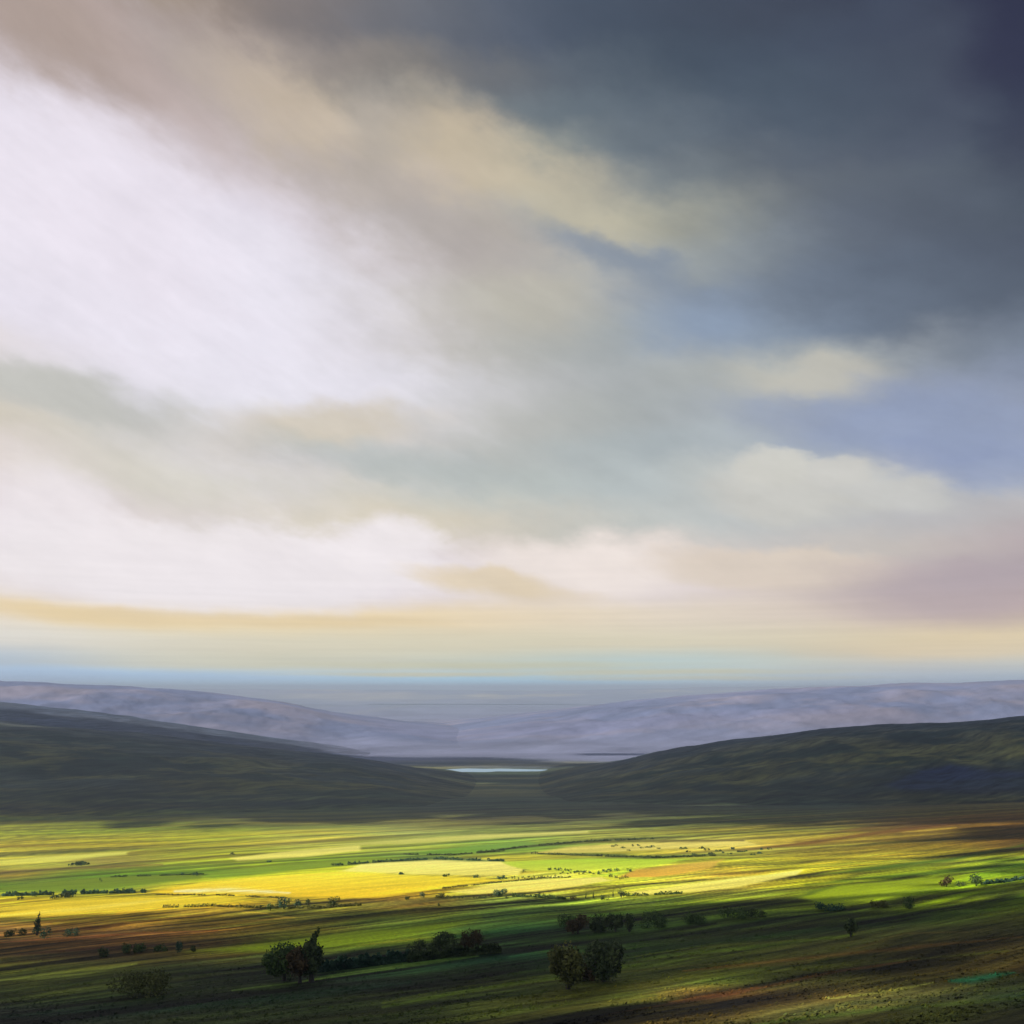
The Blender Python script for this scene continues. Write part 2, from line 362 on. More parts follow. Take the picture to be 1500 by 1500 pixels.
# ------------------------------------------------------------------ ground sheet
def build_ground():
    az = np.concatenate([np.arange(-180, -34, 3.0), np.arange(-34, 34, 0.085), np.arange(34, 180.01, 3.0)]) * math.pi / 180
    dv = np.geomspace(60, 9000, 20000)
    v = F * hbase(dv) / dv
    vs = np.arange(F * hbase(95.0) / 95.0 + 25, v[-1], -0.8)
    rows = np.interp(-vs, -v, dv)
    rows = np.concatenate([[0.5, 2, 5, 9, 14, 20, 27, 35, 44, 54, 62], rows[rows > 66], np.geomspace(9200, 60000, 26)])
    R, A = np.meshgrid(rows, az, indexing='ij')
    x = (R * np.sin(A)).ravel(); y = (R * np.cos(A)).ravel(); z = ground_z(x, y)
    # earth falls away over tens of kilometres
    z = z - (np.hypot(x, y) ** 2) / (2 * 6371000.0) * sstep(6000, 12000, np.hypot(x, y))
    px, py = to_px(x, y, z)
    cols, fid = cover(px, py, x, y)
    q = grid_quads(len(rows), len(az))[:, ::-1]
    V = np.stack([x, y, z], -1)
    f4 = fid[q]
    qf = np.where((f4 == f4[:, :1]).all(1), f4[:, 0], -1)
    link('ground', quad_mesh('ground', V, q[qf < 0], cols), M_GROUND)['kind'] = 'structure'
    for k in range(len(FIELDS)):
        qq = q[qf == k]
        if len(qq) < 20: continue
        ids, inv = np.unique(qq, return_inverse=True)
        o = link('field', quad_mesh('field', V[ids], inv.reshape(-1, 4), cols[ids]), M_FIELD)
        o['kind'] = 'structure'
build_ground()

# ------------------------------------------------------------------ hills
def hill(name, crest, d_front, d_crest, d_back, mat, palette, amp, rough, nu=700, nt=120, seed=0, dark=None):
    cx = np.array([c[0] for c in crest], dtype=float); cy = np.array([c[1] for c in crest], dtype=float)
    px = np.linspace(cx[0], cx[-1], nu)
    yy = np.interp(px, cx, cy); k = np.exp(-0.5 * (np.arange(-30, 31) / 12.0) ** 2); k /= k.sum()
    yy = np.convolve(np.pad(yy, 30, mode='edge'), k, mode='valid')
    u = (px - 750) / F
    t = np.linspace(0, 1, nt); tc = 0.62
    U, T = np.meshgrid(u, t)
    D = np.where(T < tc, d_front + (d_crest - d_front) * T / tc, d_crest + (d_back - d_crest) * (T - tc) / (1 - tc))
    prof = np.where(T < tc, np.sin(np.clip(T / tc, 0, 1) * math.pi / 2) ** 1.25, np.cos(np.clip((T - tc) / (1 - tc), 0, 1) * math.pi / 2) ** 1.3)
    zc = Z0 - (np.broadcast_to(yy, U.shape) - EYE) * d_crest / F
    x = U * D; y = D
    g = ground_z(x, y)
    x0, y0 = U * d_crest, np.full(U.shape, d_crest)
    rise = np.maximum(zc - ground_z(x0, y0), -30)
    z = g - 6 + (rise + 6) * prof
    z = z + rough * fbm(x / (rough * 9) + seed, y / (rough * 9), 5) * np.clip(rise / (rough * 6), 0, 1) * (0.35 + 0.65 * np.sin(np.clip(T / tc, 0, 1) * math.pi) ** 2 * (T < tc) + 0.2 * (T > tc))
    x, y, z = x.ravel(), y.ravel(), z.ravel()
    n = fbm(x / amp + seed, y / (amp * 0.5) + 2, 5, 0.6); n2 = fbm(x / (amp * 2.6) + seed + 5, y / (amp * 0.8) + 9, 4)
    pal = np.array(palette)
    a = sstep(-0.25, 0.45, n + 0.5 * n2)[:, None]; b = sstep(0.05, 0.55, n2)[:, None]
    col = pal[0] * (1 - a) + pal[1] * a; col = col * (1 - b) + pal[2] * b
    crest_blue = (sstep(0.26, 0.60, T.ravel() + 0.12 * n) * 0.75)[:, None] * (mat is M_MOOR)
    col = col * (1 - crest_blue) + np.array([0.078, 0.108, 0.165]) * crest_blue  # bluer tone mixed in towards the crest
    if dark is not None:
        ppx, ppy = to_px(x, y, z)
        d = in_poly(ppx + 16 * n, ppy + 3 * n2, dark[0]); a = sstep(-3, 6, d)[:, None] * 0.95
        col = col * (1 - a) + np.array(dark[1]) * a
    ppx, ppy = to_px(x, y, z)
    own, _ = cover(ppx, np.maximum(ppy, 1150), x, y)                 # the foot of the hill runs out into the land around it
    w = (sstep(2, 55, rise.ravel() + 12 * n) * sstep(0.02, 0.30, T.ravel() + 0.10 * n2))[:, None]
    col = own * (1 - w) + col * w
    o = link(name, quad_mesh(name, np.stack([x, y, z], -1), grid_quads(nt, nu), np.clip(col, 0.01, 0.8)), mat)
    o['kind'] = 'structure'
    return o

MOORPAL = [(0.038, 0.066, 0.034), (0.31, 0.29, 0.07), (0.085, 0.112, 0.08)]
hill('hill', [(-900,1080),(-500,1048),(-200,1044),(0,1056),(150,1070),(300,1086),(450,1102),(560,1116),(640,1136),(720,1150),(800,1160)],
     1350, 2250, 3000, M_MOOR, MOORPAL, 130, 13, seed=3)
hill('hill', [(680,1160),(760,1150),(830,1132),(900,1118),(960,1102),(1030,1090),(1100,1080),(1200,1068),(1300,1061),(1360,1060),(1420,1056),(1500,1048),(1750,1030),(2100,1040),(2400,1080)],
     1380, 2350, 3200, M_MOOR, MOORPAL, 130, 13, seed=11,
     dark=([(1285,1150),(1340,1132),(1390,1120),(1450,1126),(1620,1132),(1620,1168),(1500,1168),(1400,1166),(1320,1160)], (0.034, 0.056, 0.19)))  # navy shadow wedge painted into the hill's colour
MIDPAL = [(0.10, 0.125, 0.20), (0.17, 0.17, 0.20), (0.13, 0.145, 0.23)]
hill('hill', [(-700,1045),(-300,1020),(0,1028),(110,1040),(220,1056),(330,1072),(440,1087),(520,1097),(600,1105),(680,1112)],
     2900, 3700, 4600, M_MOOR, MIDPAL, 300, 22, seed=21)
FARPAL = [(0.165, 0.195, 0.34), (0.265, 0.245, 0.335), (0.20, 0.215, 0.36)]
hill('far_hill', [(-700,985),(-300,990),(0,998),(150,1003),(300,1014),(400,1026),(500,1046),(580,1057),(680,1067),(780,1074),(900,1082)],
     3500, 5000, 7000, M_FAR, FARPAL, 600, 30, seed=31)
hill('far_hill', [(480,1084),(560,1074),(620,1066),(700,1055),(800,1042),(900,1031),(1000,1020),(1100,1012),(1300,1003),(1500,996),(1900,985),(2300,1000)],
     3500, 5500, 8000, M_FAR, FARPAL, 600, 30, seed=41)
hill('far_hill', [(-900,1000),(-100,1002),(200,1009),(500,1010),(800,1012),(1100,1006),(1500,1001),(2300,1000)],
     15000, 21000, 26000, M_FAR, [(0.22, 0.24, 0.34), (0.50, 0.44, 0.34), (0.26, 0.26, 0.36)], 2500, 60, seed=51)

# ------------------------------------------------------------------ lake
def build_lake():
    n = 160; zl = float(ground_z(-60, 2750)) + 1.4
    ang = np.linspace(0, 2 * math.pi, n, endpoint=False)
    cx = (712 - 750) / F * 2740
    r = 1 + 0.16 * np.sin(2 * ang + 1) + 0.12 * np.sin(3 * ang + 2) + 0.08 * np.sin(7 * ang) + 0.04 * np.sin(11 * ang)
    vx = cx + 165 * r * np.cos(ang); vy = 2745 + 62 * r * np.sin(ang)
    me = bpy.data.meshes.new('lake')
    me.from_pydata([(float(a), float(b), zl) for a, b in zip(vx, vy)], [], [list(range(n))])
    m, N, L, b = new_mat('lake_water')
    b.inputs['Base Color'].default_value = (0.30, 0.46, 0.60, 1); b.inputs['Roughness'].default_value = 0.3; b.inputs['IOR'].default_value = 1.1  # pale blue base colour stands in for the reflected sky
    nz = N.new('ShaderNodeTexNoise'); nz.inputs['Scale'].default_value = 0.4; bp = N.new('ShaderNodeBump'); bp.inputs['Strength'].default_value = 0.05
    tc = N.new('ShaderNodeTexCoord'); L.new(tc.outputs['Object'], nz.inputs['Vector']); L.new(nz.outputs['Fac'], bp.inputs['Height']); L.new(bp.outputs[0], b.inputs['Normal'])
    link('lake', me, m)['kind'] = 'structure'
build_lake()

# ------------------------------------------------------------------ trees, bushes, hedges
def leaf_quads(lobes, n, size):
    w = np.array([l[3] * l[4] * l[5] for l in lobes]) ** 0.67; w /= w.sum()
    idx = RNG.choice(len(lobes), n, p=w); Lb = np.array(lobes)[idx]
    d = RNG.normal(size=(n, 3)); d /= np.linalg.norm(d, axis=1)[:, None]
    rad = 0.40 + 0.62 * RNG.random(n) ** 0.6 + 0.35 * RNG.random(n) ** 5
    c = Lb[:, :3] + d * Lb[:, 3:6] * rad[:, None]
    nrm = d + 0.9 * RNG.normal(size=(n, 3)); nrm /= np.linalg.norm(nrm, axis=1)[:, None]
    a = np.cross(nrm, RNG.normal(size=(n, 3))); a /= np.linalg.norm(a, axis=1)[:, None]
    b = np.cross(nrm, a)
    s = size * (0.5 + RNG.random(n))[:, None]
    a = a * s; b = b * s * 0.7
    V = np.stack([c - a, c - b * 0.9 + a * 0.1, c + a, c + b], 1)
    V[..., 2] = np.maximum(V[..., 2], 0.0)
    return V.reshape(-1, 3), np.arange(n * 4).reshape(-1, 4)

def tube(path, radii, ns=7):
    V = []; Q = []
    P = np.array(path, dtype=float)
    for k, (p, r) in enumerate(zip(P, radii)):
        d = P[min(k + 1, len(P) - 1)] - P[max(k - 1, 0)]; d /= np.linalg.norm(d)
        a = np.cross(d, (0.3, 1, 0.1)); a /= np.linalg.norm(a); b = np.cross(d, a)
        for j in range(ns):
            t = 2 * math.pi * j / ns; V.append(p + r * (math.cos(t) * a + math.sin(t) * b))
    for k in range(len(P) - 1):
        for j in range(ns):
            Q.append((k * ns + j, k * ns + (j + 1) % ns, (k + 1) * ns + (j + 1) % ns, (k + 1) * ns + j))
    return np.array(V), np.array(Q)

def join(parts):
    Vs = []; Qs = []; o = 0
    for V, Q in parts: Vs.append(V); Qs.append(Q + o); o += len(V)
    return np.concatenate(Vs), np.concatenate(Qs)

def crown_lobes(w, h, zb, shape):
    R = w / 2; out = []
    if shape == 'round':
        out.append((0, 0, zb + h * 0.5, R * 0.72, R * 0.72, h * 0.45))
        for k in range(9):
            t = random.random() * 6.283; r = R * random.uniform(0.35, 0.72); zz = zb + h * random.uniform(0.22, 0.82)
            f = 1 - 0.45 * abs((zz - zb) / h - 0.45) * 2
            q = random.uniform(0.2, 0.46)
            out.append((r * f * math.cos(t), r * f * math.sin(t), zz, R * q, R * q, h * q * 0.55))
    elif shape == 'spire':
        out = crown_lobes(w, h * 0.72, zb, 'round')
        for k in range(6):
            s = k / 5
            out.append((R * (0.05 + 0.42 * s * s), 0, zb + h * (0.6 + 0.38 * s), R * (0.30 - 0.22 * s), R * (0.30 - 0.22 * s), h * 0.09))
    elif shape == 'pointed':
        for k in range(9):
            s = k / 8; q = (0.55 * (1 - s) ** 0.8 + 0.09)
            out.append((R * 0.5 * s * s + R * random.uniform(-0.25, 0.25) * (1 - s), R * random.uniform(-0.25, 0.25) * (1 - s), zb + h * (0.15 + 0.82 * s), R * q * 1.25, R * q * 1.25, h * 0.16))
    elif shape == 'lean':
        for k in range(7):
            s = k / 6
            out.append((R * (-0.45 + 0.9 * s) , R * random.uniform(-0.3, 0.3), zb + h * (0.28 + 0.42 * s) + h * random.uniform(-0.05, 0.05), R * 0.42, R * 0.42, h * 0.3))
    else:   # low and spreading
        for k in range(8):
            t = random.uniform(-1, 1)
            out.append((R * 0.7 * t, R * random.uniform(-0.5, 0.5), zb + h * random.uniform(0.25, 0.62) * (1 - 0.3 * abs(t)), R * random.uniform(0.25, 0.4), R * 0.35, h * random.uniform(0.24, 0.38)))
    return out

def place(px, py):
    x, y, z = hit(px, py)
    return x, y, z, y / F

def tree(px, py, wpx, hpx, shape, leaf, label, group=None, trunk_frac=0.22, name='tree', cat='tree'):
    x, y, z, m = place(px, py)
    w, h = wpx * m, hpx * m
    root = bpy.data.objects.new(name, None); C.objects.link(root); root.location = (x, y, z - 0.12)
    root.empty_display_size = h * 0.2
    tag(root, label, cat, group)
    n = int(np.clip(wpx * hpx * 1.15, 160, 4200))
    size = max(0.35, w / math.sqrt(n) * 1.25) * 0.62
    V, Q = leaf_quads(crown_lobes(w, h * (1 - trunk_frac * 0.8), h * trunk_frac * 0.8, shape), n, size)
    link('crown', quad_mesh('crown', V, Q, smooth=False), LEAF[leaf], root)
    r = max(0.05 * h, 0.10)
    top = h * (0.95 if shape == 'pointed' else 0.72)
    lean = w * (0.22 if shape in ('pointed', 'lean') else 0.04)
    parts = [tube([(0, 0, -0.3), (lean * 0.1, 0, h * 0.15), (lean * 0.35, 0.05 * w, h * 0.4), (lean, 0, top)], [r * 1.3, r * 0.9, r * 0.65, r * 0.15])]
    for k in range(5):
        t = 6.283 * k / 5 + random.random(); b = random.uniform(0.22, 0.42)
        parts.append(tube([(lean * 0.3, 0, h * b), (w * 0.2 * math.cos(t), w * 0.2 * math.sin(t), h * (b + 0.2)), (w * 0.36 * math.cos(t), w * 0.36 * math.sin(t), h * (b + 0.32))], [r * 0.5, r * 0.32, r * 0.08], 5))
    V, Q = join(parts)
    link('trunk', quad_mesh('trunk', V, Q), M_BARK, root)
    return root

def bush(px, py, wpx, hpx, leaf, label, group=None, shape='low', name='bush', cat='bush'):
    x, y, z, m = place(px, py)
    w, h = wpx * m, hpx * m
    n = int(np.clip(wpx * hpx * 1.6, 70, 3000))
    size = max(0.25, w / math.sqrt(n) * 1.2) * 0.6
    V, Q = leaf_quads(crown_lobes(w, h, 0.0, shape), n, size)
    o = link(name, quad_mesh(name, V, Q, smooth=False), LEAF[leaf]); o.location = (x, y, z - 0.1)
    return tag(o, label, cat, group)

def hedge(pts, hpx, leaf, label, dens=1.0, group=None, gaps=0.25):
    P = []
    for (a, b), (c, d) in zip(pts[:-1], pts[1:]):
        k = max(2, int(math.hypot(c - a, d - b) / 3.0))
        for i in range(k): P.append(place(a + (c - a) * i / k, b + (d - b) * i / k))
    P = np.array(P); o = P[len(P) // 2, :3].copy()
    lobes = []
    for i, (x, y, z, m) in enumerate(P):
        if vnoise(i * 0.35 + px_seed(pts), 3.1) < gaps: continue
        h = hpx * m * random.uniform(0.5, 1.3)
        lobes.append((x - o[0], y - o[1], z - o[2] + h * 0.38, 2.6 * m * random.uniform(0.7, 1.3), 2.2 * m, h * 0.55))
    L = sum(math.hypot(c - a, d - b) for (a, b), (c, d) in zip(pts[:-1], pts[1:]))
    n = int(np.clip(L * hpx * 3.0 * dens, 200, 6000))
    Lb = np.array(lobes)
    size = float(np.mean(P[:, 3])) * max(0.8, hpx * 0.16)
    idx = RNG.integers(0, len(lobes), n); s = Lb[idx]
    d = RNG.normal(size=(n, 3)); d /= np.linalg.norm(d, axis=1)[:, None]
    c = s[:, :3] + d * s[:, 3:6] * (0.4 + 0.65 * RNG.random(n))[:, None]
    a = RNG.normal(size=(n, 3)); a /= np.linalg.norm(a, axis=1)[:, None]
    b = np.cross(a, RNG.normal(size=(n, 3))); b /= np.linalg.norm(b, axis=1)[:, None]
    sz = size * (0.5 + RNG.random(n))[:, None]
    V = np.stack([c - a * sz, c - b * sz * 0.7, c + a * sz, c + b * sz * 0.7], 1).reshape(-1, 3)
    ob = link('hedge', quad_mesh('hedge', V, np.arange(n * 4).reshape(-1, 4), smooth=False), LEAF[leaf]); ob.location = o
    return tag(ob, label, 'hedge', group)

def px_seed(pts): return (pts[0][0] * 0.37 + pts[0][1] * 0.11) % 50

# --- the clump of three on the near slope
tree(416, 1437, 74, 58, 'round', 'green', 'broad dull green tree, left one of the clump of three in the left foreground', 'clump of three foreground trees', 0.16)
tree(439, 1440, 48, 56, 'round', 'red', 'squat reddish brown tree in the middle of the clump of three', 'clump of three foreground trees', 0.2)
tree(456, 1439, 44, 78, 'spire', 'dark', 'tall dark tree whose thin tip leans right above the clump of three', 'clump of three foreground trees', 0.18)
# --- the pair at the bottom
tree(832, 1449, 64, 66, 'round', 'olive', 'olive brown tree with a bare trunk, left of the large dark round tree', 'foreground pair of trees', 0.2)
tree(884, 1438, 74, 58, 'round', 'dark', 'large dark round tree standing right of the olive brown tree at the bottom', 'foreground pair of trees', 0.08)
bush(858, 1436, 44, 28, 'red', 'low russet bush between the two bottom foreground trees')
# --- dark row on the slope behind them
bush(829, 1358, 34, 26, 'green', 'dull green bush behind the leaning maroon tree')
tree(846, 1368, 42, 31, 'lean', 'red', 'maroon tree leaning right, left end of the dark row on the near slope', 'dark row on the near slope', 0.05)
tree(878, 1365, 38, 29, 'round', 'dark', 'dark round tree with a dense crown beside the leaning maroon tree', 'dark row on the near slope', 0.05)
tree(901, 1365, 34, 28, 'round', 'dark', 'dark round tree between its dense neighbour and the small upright tree', 'dark row on the near slope', 0.05)
tree(922, 1365, 20, 29, 'round', 'dark', 'small upright dark tree at the right end of the dark row', 'dark row on the near slope', 0.1)
bush(960, 1358, 52, 28, 'green', 'wide mid green bush just right of the small upright dark tree')
bush(1010, 1352, 50, 20, 'green', 'low spreading green bush between two wider green bushes on the slope')
# --- dark masses above the olive strip, centre
bush(618, 1400, 54, 24, 'dark', 'dark low bush left of two dark rounded bushes above the pale strip', 'dark bushes above the pale strip')
bush(654, 1397, 52, 32, 'dark', 'dark rounded bush between two others above the pale strip', 'dark bushes above the pale strip', 'round')
bush(690, 1393, 44, 34, 'red', 'dark brownish bush, right end of the bushes above the pale strip', 'dark bushes above the pale strip', 'round')
hedge([(470,1424),(530,1416),(600,1408)], 17, 'teal', 'thick dark blue green thicket running right from the clump of three', 1.3, gaps=0.0)
hedge([(600,1410),(660,1402),(735,1396)], 15, 'dark', 'dark thicket below the dark rounded bushes above the pale strip', 1.3, gaps=0.0)
bush(1070, 1346, 46, 24, 'green', 'broad dark green bush on the slope below the right pale field')
bush(1108, 1344, 30, 20, 'dark', 'dark bush right of the broad dark green bush on the slope')
bush(1216, 1333, 46, 13, 'teal', 'low flat blue green bush below the bright lime slope')
bush(1290, 1329, 34, 15, 'olive', 'olive bush right of the low flat blue green bush')
bush(1330, 1331, 22, 20, 'green', 'rounded green bush at the right end of the low slope bushes', None, 'round')
tree(1246, 1372, 24, 28, 'round', 'dark', 'lone dark tree in the brown shaded slope at right', None, 0.15)
tree(1386, 1299, 24, 17, 'lean', 'red', 'dark brown leaning tree on the right hillside', 'trees on the right hillside', 0.1)
bush(1407, 1298, 18, 12, 'dark', 'dark bush between the leaning brown tree and the green rounded tree', 'trees on the right hillside')
tree(1430, 1298, 26, 19, 'round', 'green', 'green rounded tree on the right hillside beside the long hedge', 'trees on the right hillside', 0.1)
hedge([(1440,1296),(1470,1293),(1500,1288),(1530,1283)], 7, 'teal', 'blue green hedge leaving the frame on the right hillside', gaps=0.0)
# --- left foreground
bush(205, 1458, 110, 48, 'olive', 'shadowy spreading olive bush at the bottom left in dark grass')
bush(24, 1371, 36, 16, 'dark', 'low dark bush at the left edge beside the brown ground')
tree(54, 1370, 15, 32, 'pointed', 'teal', 'narrow pointed blue green tree in the brown ground at left', None, 0.1)
bush(67, 1376, 20, 20, 'teal', 'blue green bush at the foot of the narrow pointed tree', None, 'round')
bush(106, 1372, 26, 18, 'teal', 'wide blue green bush right of the narrow pointed tree')
bush(152, 1401, 20, 16, 'dark', 'small round dark bush in the brown ground', None, 'round')
bush(196, 1395, 40, 19, 'green', 'broad green bush right of the small round dark bush')
bush(236, 1393, 26, 12, 'green', 'low green bush between the broad green bush and the slim upright bush')
bush(263, 1395, 14, 18, 'teal', 'slim upright blue green bush by the bright green strip', None, 'round')
bush(283, 1394, 9, 11, 'dark', 'tiny dark bush at the left tip of the bright green strip', None, 'round')
# --- row under the yellow field
for px, py, w, h, lf, lb in [
  (396,1334,14,12,'green','small green tree at the left end of the row under the yellow field'),
  (416,1332,25,19,'teal','largest tree of the row under the yellow field'),
  (436,1329,15,13,'teal','middle small round tree right of the largest in the row'),
  (451,1327,11,11,'dark','smallest dark tree in the row under the yellow field'),
  (488,1329,24,17,'dark','wide dark tree at the right end of the row under the yellow field')]:
    tree(px, py, w, h, 'round', lf, lb, 'row of trees under the yellow field', 0.12)
hedge([(240,1330),(310,1328),(400,1331),(470,1331),(540,1326)], 5, 'olive', 'brown scrubby hedge along the lower edge of the yellow field', 0.8, gaps=0.2)
for px, py, w, h, lf, lb in [
  (598,1318,12,9,'dark','small dark round bush below the orange end of the yellow field'),
  (617,1315,15,11,'teal','jagged dark bush right of the small round one below the yellow field'),
  (645,1315,17,10,'olive','olive scrub bush below the middle of the yellow fields'),
  (717,1313,10,6,'red','small reddish bush left of the bushy clump under the straw field'),
  (738,1313,32,15,'teal','bushy blue green clump under the straw field'),
  (841,1319,15,10,'red','dark brownish bush at the hedge end right of the straw field'),
  (886,1318,17,11,'dark','spiky dark bush left of the last tree in the lower field line'),
  (768,1278,7,6,'dark','lone little bush in the pale grass left of the bush row'),
  (590,1281,13,5,'teal','flat little blue green bush on the lower edge of the cream field'),
  (655,1284,15,5,'green','flat green bush on the cream and yellow field boundary'),
  (697,1286,13,8,'teal','upright blue green bush near the right end of the cream field'),
  (735,1288,17,7,'teal','wide blue green bush between the cream and straw fields'),
  (643,1327,5,6,'dark','tiny upright bush in the green strip below the yellow field'),
  (268,1282,9,6,'teal','left of two blue green bushes above the yellow field'),
  (287,1283,10,7,'teal','right of two blue green bushes above the yellow field'),
  (147,1292,6,9,'green','slim bush in the green field at left'),
  (30,1318,12,8,'dark','dark bush at the left end of the left green hedge'),
  (50,1314,11,9,'teal','blue green bush second from the left on the left hedge'),
  (92,1315,34,9,'dark','long dark bush in the middle of the left hedge'),
  (395,1263,10,4,'teal','tiny blue green bush by the far straw strip'),
  (340,1252,9,4,'dark','tiny dark bush at the left tip of the far straw strip'),
  (489,1268,11,6,'dark','little dark bush left of the cream field'),
  (120,1267,34,5,'green','long low green bush in the far brown field at left')]:
    bush(px, py, w, h, lf, lb)
tree(910, 1315, 16, 14, 'round', 'dark', 'last tree in the lower field line, round with a dark crown', None, 0.15)
for px, py in [(858,1317),(869,1316),(898,1314)]:
    bush(px, py, 3.6, 10, 'dark', 'very thin upright shrub in the yellow grass of the lower field line', 'thin upright shrubs', 'pointed')
# --- bush rows in the middle of the plain
for k, px in enumerate([806,814,821,829,835,842,849,856,862]):
    bush(px, 1274 + 0.09 * (px - 806) + random.uniform(-0.8, 0.8), random.uniform(7, 11), random.uniform(4.5, 7), 'teal' if k % 3 else 'green',
         'small blue green bush in the close row across the lime field', 'close row of bushes in the lime field')
for px, py in [(878,1281),(886,1278),(893,1277),(903,1276),(921,1277)]:
    bush(px, py, random.uniform(8, 11), random.uniform(5, 7), 'teal', 'small bush in the row at the left end of the ochre field', 'bushes left of the ochre field')
for px, py in [(894,1285),(903,1286),(910,1288),(917,1286)]:
    bush(px, py, random.uniform(8, 10), random.uniform(5.5, 7.5), 'dark', 'small dark bush at the lower left corner of the ochre field', 'dark bushes below the ochre field')
for k in range(14):
    bush(750 + k * 4.8 + random.uniform(-1.5, 1.5), 1288 - 0.05 * k * 4 + random.uniform(-1.5, 1.5), random.uniform(3.5, 6), random.uniform(3.5, 6.5), random.choice(['dark', 'olive']),
         'tiny dark shrub in the scattered line above the straw field', 'scattered shrubs above the straw field')
for k in range(11):
    bush(820 + k * 5.5 + random.uniform(-2, 2), 1279 + random.uniform(-0.8, 2), random.uniform(3, 5), random.uniform(2.5, 4.5), random.choice(['dark', 'olive']),
         'tiny shrub in the yellow grass below the close bush row', 'tiny shrubs below the bush row')
for k in range(16):
    bush(1000 + k * 8.4 + random.uniform(-3, 3), 1249 + random.uniform(-6, 5) + 0.03 * k, random.uniform(6, 13), random.uniform(3, 5), random.choice(['teal', 'dark', 'green']),
         'small bush among the scattered scrub beyond the right straw field', 'scattered scrub beyond the right straw field')
for k in range(12):
    bush(898 + k * 6 + random.uniform(-2, 2), 1242 + random.uniform(-3, 5), random.uniform(5, 9), random.uniform(2.5, 4.5), random.choice(['teal', 'dark', 'green']),
         'tiny bush in the far scrub at the back of the fields', 'far scrub at the back of the fields')
for k in range(12):
    bush(640 + k * 9 + random.uniform(-3, 3), 1315 + random.uniform(-1.5, 2), random.uniform(6, 11), random.uniform(4, 7), random.choice(['olive', 'olive', 'dark']),
         'low olive scrub in the line under the straw field', 'olive scrub under the straw field')
# --- hedges between the fields
hedge([(495,1268),(560,1263),(640,1259),(740,1262)], 4.5, 'teal', 'dark hedge along the far edge of the cream field')
hedge([(650,1302),(720,1294),(800,1287),(850,1285)], 2.4, 'olive', 'thin olive hedge between the yellow and straw fields', gaps=0.15)
hedge([(752,1314),(790,1315),(830,1318)], 6, 'green', 'dark green hedge below the straw field', gaps=0.0)
hedge([(700,1249),(780,1240),(860,1233),(960,1229)], 3, 'dark', 'long thin dark hedge along the far green field', gaps=0.15)
hedge([(780,1251),(860,1254),(960,1257),(1050,1254)], 3.6, 'dark', 'dark hedge along the far edge of the lime field', gaps=0.1)
hedge([(5,1313),(80,1311),(150,1309),(215,1308)], 7, 'teal', 'bushy blue green hedge below the left green field', gaps=0.15)
hedge([(165,1285),(230,1283),(300,1281)], 3, 'green', 'thin green hedge along the top of the left green field', gaps=0.3)
hedge([(918,1313),(960,1311),(1010,1309)], 5, 'green', 'rough hedge below the right pale field', gaps=0.3)
hedge([(590,1252),(660,1253),(740,1247)], 3, 'dark', 'dark hedge along the near edge of the far green field', gaps=0.25)
hedge([(230,1311),(330,1312),(420,1316)], 2.4, 'olive', 'thin olive hedge at the near edge of the cream sliver', gaps=0.35)

# ------------------------------------------------------------------ tussocks of grass on the near slope
def build_grass(n=22000):
    D = 82 * (300 / 82) ** (RNG.random(n) ** 1.25); u = RNG.uniform(-0.66, 0.66, n)
    x = u * D; y = D
    clump = fbm((x + 0.75 * y) / 26, (y - 0.72 * x) / 5, 4)
    k = clump + 0.3 * RNG.normal(size=n) > 0.08
    x, y, D = x[k], y[k], D[k]; n = len(x)
    z = ground_z(x, y); px, py = to_px(x, y, z)
    col, _ = cover(px, py, x, y)
    tone = 1.25 * np.exp(RNG.normal(0, 0.16, n))[:, None]
    col = col * tone * (1 + 0.15 * RNG.normal(size=(n, 1)) * np.array([0.6, 0.1, -0.6]))
    nb = 4
    V = []; cols = []
    for b in range(nb):
        a = RNG.uniform(0, 6.283, n); h = RNG.uniform(0.05, 0.19, n); w = RNG.uniform(0.08, 0.22, n)
        lx = np.cos(a) * h * 1.3 + 0.15; ly = np.sin(a) * h * 1.3
        ox, oy = RNG.normal(0, 0.25, n), RNG.normal(0, 0.25, n)
        wx, wy = -np.sin(a) * w, np.cos(a) * w
        bx, by = x + ox, y + oy
        V.append(np.stack([np.stack([bx - wx, by - wy, z - 0.08], -1), np.stack([bx + wx, by + wy, z - 0.08], -1),
                           np.stack([bx + lx + wx * 0.3, by + ly + wy * 0.3, z + h], -1), np.stack([bx + lx - wx * 0.3, by + ly - wy * 0.3, z + h], -1)], 1))
        cols.append(np.repeat(col[:, None, :], 4, 1))
    V = np.concatenate(V).reshape(-1, 3); cols = np.concatenate(cols).reshape(-1, 3)
    m, N, L, b = new_mat('grass_blades')
    at = N.new('ShaderNodeAttribute'); at.attribute_name = 'cover'; L.new(at.outputs['Color'], b.inputs['Base Color'])
    b.inputs['Roughness'].default_value = 0.9; b.inputs['Specular IOR Level'].default_value = 0.1
    up = N.new('ShaderNodeCombineXYZ'); up.inputs[2].default_value = 1.0; L.new(up.outputs[0], b.inputs['Normal'])
    o = link('grass', quad_mesh('grass', V, np.arange(len(V)).reshape(-1, 4), np.clip(cols, 0.004, 0.8), smooth=False), m)
    tag(o, 'rough tussocky grass over the near slope', 'grass', kind='stuff')
build_grass()

# ------------------------------------------------------------------ unseen clouds, added and cut to shade the foreground and the moors
SUN_EL, SUN_AZ = math.radians(35), math.radians(-112)      # azimuth from +y, negative = left
S = np.array([math.sin(SUN_AZ) * math.cos(SUN_EL), math.cos(SUN_AZ) * math.cos(SUN_EL), math.sin(SUN_EL)])

